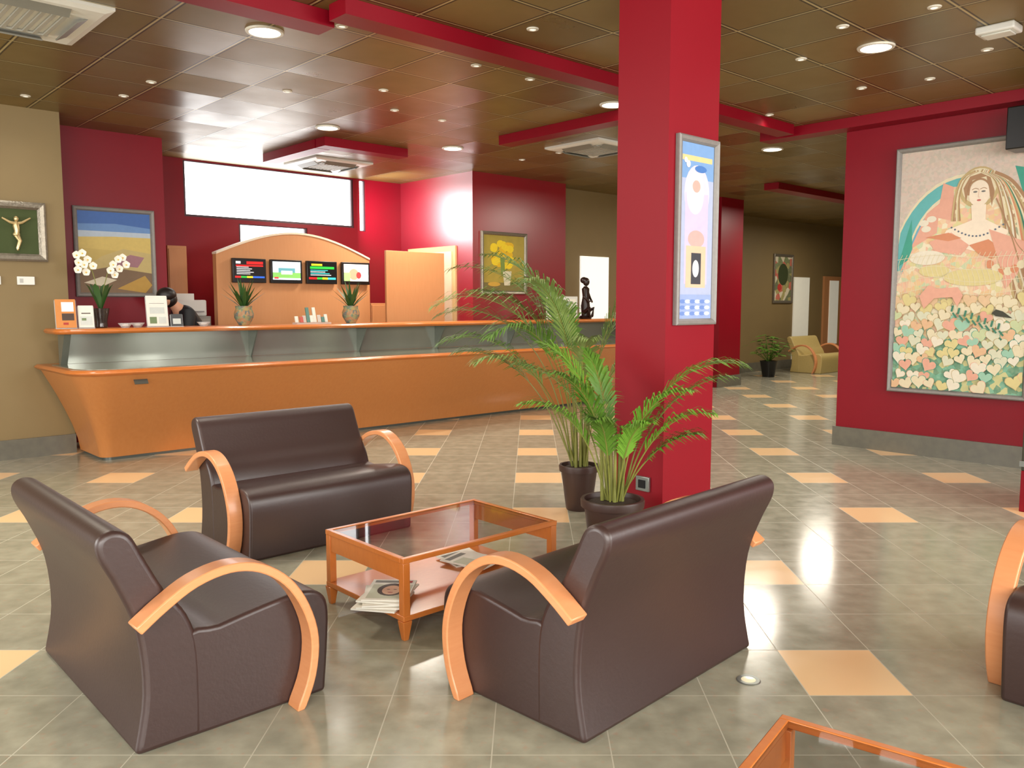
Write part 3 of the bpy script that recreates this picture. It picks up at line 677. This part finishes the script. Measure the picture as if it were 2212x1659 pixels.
t4s=[(glow((215,150,120)),ell(.4,.4,.2,.33)),(glow((180,60,60)),ell(.6,.35,.1,.2)),(glow((150,190,120)),rct(0,.25,0,.5))]
tv(2.27,.44,t1s,blk,'wall-mounted flat screen showing teletext page in red and blue')
tv(2.775,.44,t2s,glow((215,235,245)),'wall-mounted flat screen showing bright outdoor programme')
tv(3.29,.45,t3s,blk,'wall-mounted flat screen showing teletext page in green and yellow')
tv(3.815,.44,t4s,glow((235,225,220)),'wall-mounted flat screen showing pale figure')

# ---------------------------------------------------------------- items on ledge
LZ=1.26
def brochure(a,b,w,h,c,acc,label,tilt=12):
    e=thing('brochure_holder',label,'brochure stand',W(a,b,LZ),TH+R(-8),'brochure stands on the counter')
    M=Matrix.Rotation(R(-tilt),4,'X')
    g=G(); g.box(-w/2-.006,w/2+.006,-.004,.004,0,h*.97,M=M); g.box(-w/2-.006,w/2+.006,-.02,.075,0,.006); g.obj('stand',CLEAR,parent=e,smooth=False)
    g=G(); g.box(-w/2,w/2,-.012,-.005,.008,h,M=M)
    for i,(m,x0,x1,z0,z1) in enumerate(acc): g.box(-w/2+x0*w,-w/2+x1*w,-.0135-.0005*i,-.0115,.008+z0*h,.008+z1*h*.97,mi=m,M=M)
    g.obj('leaflet',[flat(c),flat((70,50,40)),flat((200,205,200)),flat((170,50,40)),flat((110,130,90)),flat((245,243,235))],parent=e,smooth=False)
brochure(-.19,.22,.17,.28,(205,130,60),[(5,.3,.9,.55,.9),(1,.3,.9,.25,.5),(3,.35,.6,.1,.18)],'orange leaflet stand with photo on counter ledge')
brochure(-.015,.22,.13,.22,(225,222,212),[(2,.1,.9,.1,.5),(1,.2,.8,.6,.66),(4,.2,.5,.3,.42)],'white leaflet stand on counter ledge')
brochure(.67,.27,.20,.32,(228,226,216),[(1,.15,.85,.72,.75),(2,.15,.85,.4,.62),(4,.12,.45,.08,.3),(2,.55,.9,.08,.3)],'large white information stand beside receptionist')
brochure(.83,.19,.11,.13,(70,72,74),[(2,.15,.85,.15,.6)],'small dark card holder on counter ledge')
def bowl(a,b):
    e=thing('glass_bowl','small clear glass bowl on counter ledge','bowl',W(a,b,LZ),0,'glass bowls on the counter')
    g=G(); g.lathe([(.0,0),(.035,0),(.04,.01),(.07,.045),(.066,.045),(.036,.014),(0,.012)],24); g.obj('bowl',CLEAR,parent=e)
    g=G(); g.ball((0,0,.024),.032,.032,.012); g.obj('sweets',flat((235,232,225)),parent=e)
bowl(.33,.20); bowl(1.12,.22); bowl(.48,.3)
e=thing('potted_orchid','white orchid with two flower sprays in glass vase','orchid',W(.16,.37,LZ),TH)
g=G(); g.lathe([(.05,0),(.06,.01),(.055,.06),(.075,.16),(.08,.19),(.074,.19),(.068,.16),(.05,.06),(0,.03)],24); g.obj('vase',glassmat('smoky_vase',(60,50,45),.05,.7),parent=e)
g=G(); g.ball((0,0,.13),.062,.062,.05); g.obj('moss',SOIL,parent=e)
g=G()
sprays=[[(0,0,.15),(-.02,0,.35),(-.06,.0,.55),(-.12,0,.68),(-.18,0,.72)],[(0,0,.15),(.03,0,.35),(.07,0,.5),(.12,0,.64),(.2,0,.68)]]
for s in sprays: g.tube(smoothpts(s,5),.004,6)
g.obj('flower_stem',STEM,parent=e)
g=G()
for k in range(6):
    az=k*1.05; d=Vector((math.cos(az),math.sin(az)*.6,0)); s=Vector((-math.sin(az),math.cos(az),0))*.03
    b0=Vector((0,0,.15)); p1=b0+d*.05+Vector((0,0,.14)); p2=b0+d*.10+Vector((0,0,.25)); p3=b0+d*.13+Vector((0,0,.28))
    g.add([b0-s*.3,b0+s*.3,p1+s,p1-s,p2+s*.9,p2-s*.9,p3],[(0,1,2,3),(3,2,4,5),(5,4,6)])
g.obj('leaves',DLEAF,parent=e,recalc=False)
cs=[(-.06,.60),(-.10,.66),(-.15,.72),(-.2,.70),(-.14,.61),(-.19,.63),(-.12,.54),(-.2,.56),(.09,.56),(.13,.62),(.17,.67),(.22,.69),(.24,.62),(.19,.58),(.14,.52)]
for cx,cz in cs:
    g=G(); yy=-.02+random.uniform(-.03,.02); c=Vector((cx,yy,cz))
    for k in range(5):
        q=math.pi/2+k*2*math.pi/5; dv=Vector((math.cos(q),-.25,math.sin(q)))*.036; pv=Vector((-math.sin(q),0,math.cos(q)))*.019
        g.add([c,c+dv*.4+pv*.9,c+dv*.8+pv,c+dv*1.1,c+dv*.8-pv,c+dv*.4-pv*.9],[(0,1,2,3,4,5)],0)
    g.ball((cx,yy-.01,cz-.004),.008,.008,.008,8,1)
    g.obj('blossom',[flat((244,240,228)),flat((225,190,90))],parent=e,recalc=False,smooth=False)
def agave(a,b,label):
    e=thing('potted_agave',label,'potted plant',W(a,b,LZ),0,'agaves in glazed pots on the counter')
    g=G(); g.lathe([(.055,0),(.06,.01),(.10,.08),(.105,.13),(.085,.18),(.09,.21),(.08,.21),(.075,.18),(0,.17)],28)
    g.obj('pot',patch_mat('glazed_pot',[(60,100,80),(150,120,50),(40,60,70),(120,120,70),(150,96,50)],30),parent=e)
    g=G()
    for k in range(18):
        az=k*2.4; el=R(80-k*2.4); L=.36-.005*k
        d=Vector((math.cos(az)*math.cos(el),math.sin(az)*math.cos(el),math.sin(el))); s=Vector((-math.sin(az),math.cos(az),0))*.022; b0=Vector((0,0,.17))+d*.01
        p1=b0+d*L*.45; p2=b0+d*L+Vector((math.cos(az),math.sin(az),0))*.04
        g.add([b0-s*.6,b0+s*.6,p1+s,p1-s,p2],[(0,1,2,3),(3,2,4)])
    g.obj('leaves',DLEAF,parent=e,recalc=False,smooth=False)
agave(1.60,.30,'spiky agave in teal glazed ceramic pot on counter ledge')
agave(2.95,.30,'spiky agave in amber glazed ceramic pot on counter ledge')
e=thing('leaflet_rack','low rack of small cards and leaflets on counter ledge','leaflet rack',W(2.42,.28,LZ),TH)
g=G(); g.box(-.22,.22,-.05,.06,0,.02); g.obj('tray',CLEAR,parent=e)
for i in range(9):
    M=Matrix.Translation((-.19+i*.047,random.uniform(-.02,.02),.02))@Matrix.Rotation(R(-15),4,'X'); h=random.uniform(.06,.18 if 2<i<6 else .1)
    g=G(); g.box(-.02,.02,-.006,.006,0,h,M=M); g.obj('card',[flat((225,222,210)),flat((90,130,120)),flat((200,190,180)),flat((190,90,80))][(i*3)%4 if i!=5 else 0],parent=e,smooth=False)
e=thing('document_stand','white document box standing on counter ledge','document holder',W(6.6,.3,LZ),TH)
g=G(); g.box(-.28,.28,-.06,.06,0,.34); g.obj('box',WHITE,parent=e,bevel=.006); g=G(); g.box(-.24,.24,-.064,-.06,.03,.3); g.obj('sheet',flat((240,236,222)),parent=e,smooth=False)
def figurine():
    e=thing('wooden_statue','dark carved wooden seated figure on counter ledge','statue',W(7.12,.3,LZ),TH+R(20))
    m=mat('dark_carved_wood',(44,26,20),0.35)
    g=G(); g.lathe([(.09,0),(.1,.02),(.08,.05),(0,.05)],20); g.obj('base',m,parent=e)
    g=G()
    g.tube([(0,0,.05),(0,0,.2),(.01,0,.34),(0,0,.46),(0,0,.50)],[.06,.07,.05,.06,.022],12)
    g.ball((0,-.01,.565),.048,.052,.065); g.ball((0,.03,.59),.055,.055,.05)
    for s in (-1,1):
        g.tube([(s*.06,0,.46),(s*.11,-.02,.34),(s*.07,-.08,.26),(0,-.1,.28)],[.022,.02,.016,.014],8)
        g.tube([(s*.04,0,.1),(s*.09,-.1,.16),(s*.06,-.09,.05),(s*.03,-.1,.04)],[.04,.032,.024,.018],8)
    g.obj('figure',m,parent=e)
figurine()
e=thing('office_desk','staff desk running behind the reception counter','desk',W(3.5,1.14),TH)
g=G(); g.box(-.42,.38,-.42,.0,.72,.76); g.obj('desktop',ORANGEW,parent=e,bevel=.004)
for x in (-.38,.34):
    g=G(); g.box(x-.02,x+.02,-.4,-.03,0,.72); g.obj('leg',GREYM,parent=e)
e=thing('computer_monitor','dark flat computer monitor behind the counter ledge','monitor',W(3.5,.93,.76),TH+math.pi)
g=G(); g.box(-.12,.12,-.08,.08,0,.015); g.tube([(0,.02,.01),(0,.03,.2)],.018,8); g.obj('stand',BLACK,parent=e)
g=G(); g.box(-.24,.24,-.0,.04,.16,.46); g.obj('screen',BLACK,parent=e,bevel=.008)
e=thing('filing_cabinet','grey low cabinet behind the desk carrying a printer','cabinet',W(1.60,1.98),TH)
g=G(); g.box(-.25,.25,-.22,.22,0,1.34); g.obj('body',mat('cab_grey',(150,148,140),0.5),parent=e,bevel=.006)
for k in range(3):
    g=G(); g.box(-.23,.23,-.235,-.22,.06+.43*k,.45+.43*k); dd=g.obj('drawer',mat('cab_grey2',(165,162,152),0.5),parent=e,bevel=.004)
    g=G(); g.box(-.06,.06,-.25,-.235,.3+.43*k,.32+.43*k); hh=g.obj('handle',GREYM,parent=dd)
e=thing('printer','white desktop printer on the grey cabinet','printer',W(1.62,1.96,1.34),TH)
g=G(); g.box(-.2,.2,-.16,.16,0,.2); g.obj('body',WHITE,parent=e,bevel=.02)
g=G(); g.box(-.15,.15,-.2,-.155,.05,.065); g.obj('paper_tray',mat('tray_grey',(150,150,148),.5),parent=e)
g=G(); g.box(-.14,.14,.08,.1,.18,.28); g.obj('feeder',WHITE,parent=e)
e=thing('tall_cupboard','narrow orange wooden cupboard beside the window wall','cupboard',W(1.65,2.35),TH)
g=G(); g.box(-.12,.12,-.1,.14,0,2.22); g.obj('body',ORANGEW,parent=e,bevel=.004)
g=G(); g.box(-.11,.11,-.115,-.1,.05,2.18); g.obj('door',ORANGEW,parent=e,bevel=.003)
e=thing('low_cupboard','low orange wooden cupboard beside the arched partition','cupboard',W(4.35,1.85),TH)
g=G(); g.box(-.2,.2,-.15,.15,0,1.5); g.obj('body',ORANGEW,parent=e,bevel=.004)
g=G(); g.box(-.19,.19,-.165,-.15,.04,1.47); dd=g.obj('door',ORANGEW,parent=e,bevel=.003)
g=G(); g.box(.12,.14,-.185,-.165,.8,.92); g.obj('handle',GREYM,parent=dd)

# ---------------------------------------------------------------- receptionist
def skin_obj(name,nodes,edges,m,parent,root=0,sub=2):
    me=bpy.data.meshes.new(name); me.from_pydata([n[0] for n in nodes],edges,[]); o=bpy.data.objects.new(name,me); col.objects.link(o)
    sk=o.modifiers.new('skin','SKIN'); lay=me.skin_vertices[0] if len(me.skin_vertices) else None
    if lay is None:
        bpy.context.view_layer.objects.active=o; o.select_set(True); bpy.ops.mesh.customdata_skin_add(); lay=me.skin_vertices[0]
    for i,n in enumerate(nodes): 
        r=n[1]; lay.data[i].radius=(r,r) if isinstance(r,float) else r; lay.data[i].use_root=(i==root)
    sb=o.modifiers.new('sub','SUBSURF'); sb.levels=sub; sb.render_levels=sub
    me.materials.append(m); o.parent=parent; o.modifiers['skin'].use_smooth_shade=True
    return o
pe=thing('person','receptionist in black jacket leaning over desk, dark hair','person',W(1.42,1.02),TH)
SK=mat('skin',(205,150,120),0.5)
nodes=[((0,.0,.95),.13),((-.08,-.02,1.15),.12),((-.18,-.03,1.36),.13),((-.30,-.05,1.47),.05),((-.36,-.06,1.51),.06),((-.42,-.07,1.56),.085),((-.46,-.08,1.53),.05),
 ((.0,.09,.88),.085),((.0,.1,.48),.06),((.02,.1,.08),.045),((-.1,.1,.03),.04),((.0,-.09,.88),.085),((.0,-.1,.48),.06),((.02,-.1,.08),.045),((-.1,-.1,.03),.04),
 ((-.2,.17,1.38),.055),((-.26,.2,1.12),.042),((-.42,.12,.98),.033),((-.5,.1,.97),.03),((-.2,-.19,1.38),.055),((-.26,-.22,1.12),.042),((-.42,-.16,.98),.033),((-.5,-.12,.97),.03)]
edges=[(0,1),(1,2),(2,3),(3,4),(4,5),(5,6),(0,7),(7,8),(8,9),(9,10),(0,11),(11,12),(12,13),(13,14),(2,15),(15,16),(16,17),(17,18),(2,19),(19,20),(20,21),(21,22)]
bd=skin_obj('body',nodes,edges,SK,pe)
JK=mat('black_jacket',(16,16,20),0.6,var=.2,scale=30)
jn=[((0,.0,.9),.155),((-.08,-.02,1.15),.15),((-.18,-.03,1.37),.155),((-.26,-.045,1.44),.075),((-.2,.18,1.39),.075),((-.26,.21,1.12),.06),((-.40,.13,.99),.045),((-.2,-.2,1.39),.075),((-.26,-.23,1.12),.06),((-.40,-.17,.99),.045)]
skin_obj('jacket',jn,[(0,1),(1,2),(2,3),(2,4),(4,5),(5,6),(2,7),(7,8),(8,9)],JK,pe)
tn=[((0,0,.96),.14),((.0,.09,.86),.1),((.0,.1,.48),.078),((.02,.1,.1),.065),((.0,-.09,.86),.1),((.0,-.1,.48),.078),((.02,-.1,.1),.065)]
skin_obj('trousers',tn,[(0,1),(1,2),(2,3),(0,4),(4,5),(5,6)],JK,pe)
g=G(); g.ball((-.40,-.06,1.59),.105,.098,.085,20); g.ball((-.36,-.05,1.54),.075,.09,.09,16); g.obj('hair',mat('dark_hair',(26,18,16),0.45,var=.3,scale=60),parent=pe)

# ---------------------------------------------------------------- right side extras
e=thing('wall_speaker','black box loudspeaker on bracket above painting','speaker',Vector((3.444+.678*1.95,8.79-.735*1.95,2.82)),R(-47.3))
g=G(); g.box(-.35,.35,-.36,-.1,0,.36); g.obj('cabinet',BLACK,parent=e,bevel=.01)
g=G(); g.box(-.04,.04,-.1,0,.12,.24); g.obj('wall_bracket',DARKM,parent=e)
e=thing('display_plinth','low red plinth with dark top edge','plinth',(4.02,5.9,0),TH)
g=G(); g.box(-.25,.25,-.25,.25,0,.30); g.obj('base',REDC,parent=e,bevel=.005)
g=G(); g.box(-.25,.25,-.25,.25,.30,.80); g.obj('body',mat('dark_green_panel',(62,62,48),.4),parent=e,bevel=.005)
g=G(); g.box(-.26,.26,-.26,.26,.33,.37); g.obj('strip',GREYM,parent=e)
e=thing('floor_uplight','round chrome recessed light in floor tile','floor light',(.945,3.2,0))
g=G(); g.lathe([(.0,.001),(.03,.002),(.03,.004),(.044,.004),(.048,0)],28); g.obj('ring',GREYM,parent=e)
g=G(); g.lathe([(0,.0025),(.029,.0025),(.029,.0035),(0,.0045)],20); g.obj('lens',mat('pale_lens',(235,225,190),.2,emit=.3),parent=e)

# ---------------------------------------------------------------- lights
w=bpy.data.worlds.new('World'); sc.world=w; w.use_nodes=True
w.node_tree.nodes['Background'].inputs[0].default_value=(0.99,0.97,0.93,1); w.node_tree.nodes['Background'].inputs[1].default_value=1.7
def area(name,loc,tgt,sx,sy,e,c):
    o=add_light(name,'AREA',loc,e,c,shape='RECTANGLE',size=sx,size_y=sy)
    o.rotation_euler=(Vector(tgt)-Vector(loc)).to_track_quat('-Z','Y').to_euler(); return o
area('facade_daylight',(0.5,-3.2,2.3),(0.3,4,0.0),8,2.6,600,(1,.98,.93))
area('side_daylight',(6.5,1.0,2.2),(1,4,0.0),4,2.4,330,(1,.98,.94))
area('left_daylight',(-6.5,1.5,2.2),(1,5,0.6),3,2.4,210,(1,.98,.94))  # fill lamp added at left to brighten the column's left face
area('window_daylight',W(4.45,1.95,2.85),W(5.25,1.95,2.85),.8,.75,26,(.97,.98,1))  # unseen lamp added inside the room to wash the glossy wall pale
for (x,y,z,en) in ((-3.2,5.0,3.2,60),(-1.2,11.2,3.2,75),(5.6,14.8,3.2,80),(3.6,12.0,3.2,80),(7.5,17.5,3.2,50)):
    add_light('room_fill','AREA',(x,y,z),en,(1,.91,.77),shape='DISK',size=.6)

# ---------------------------------------------------------------- camera
cam=bpy.data.cameras.new('Camera'); co=bpy.data.objects.new('Camera',cam); col.objects.link(co)
co.location=(0,0,1.5); co.rotation_euler=(R(90-5.54),0,0); cam.sensor_fit='HORIZONTAL'; cam.sensor_width=36; cam.lens=29.29; cam.clip_end=200
sc.camera=co
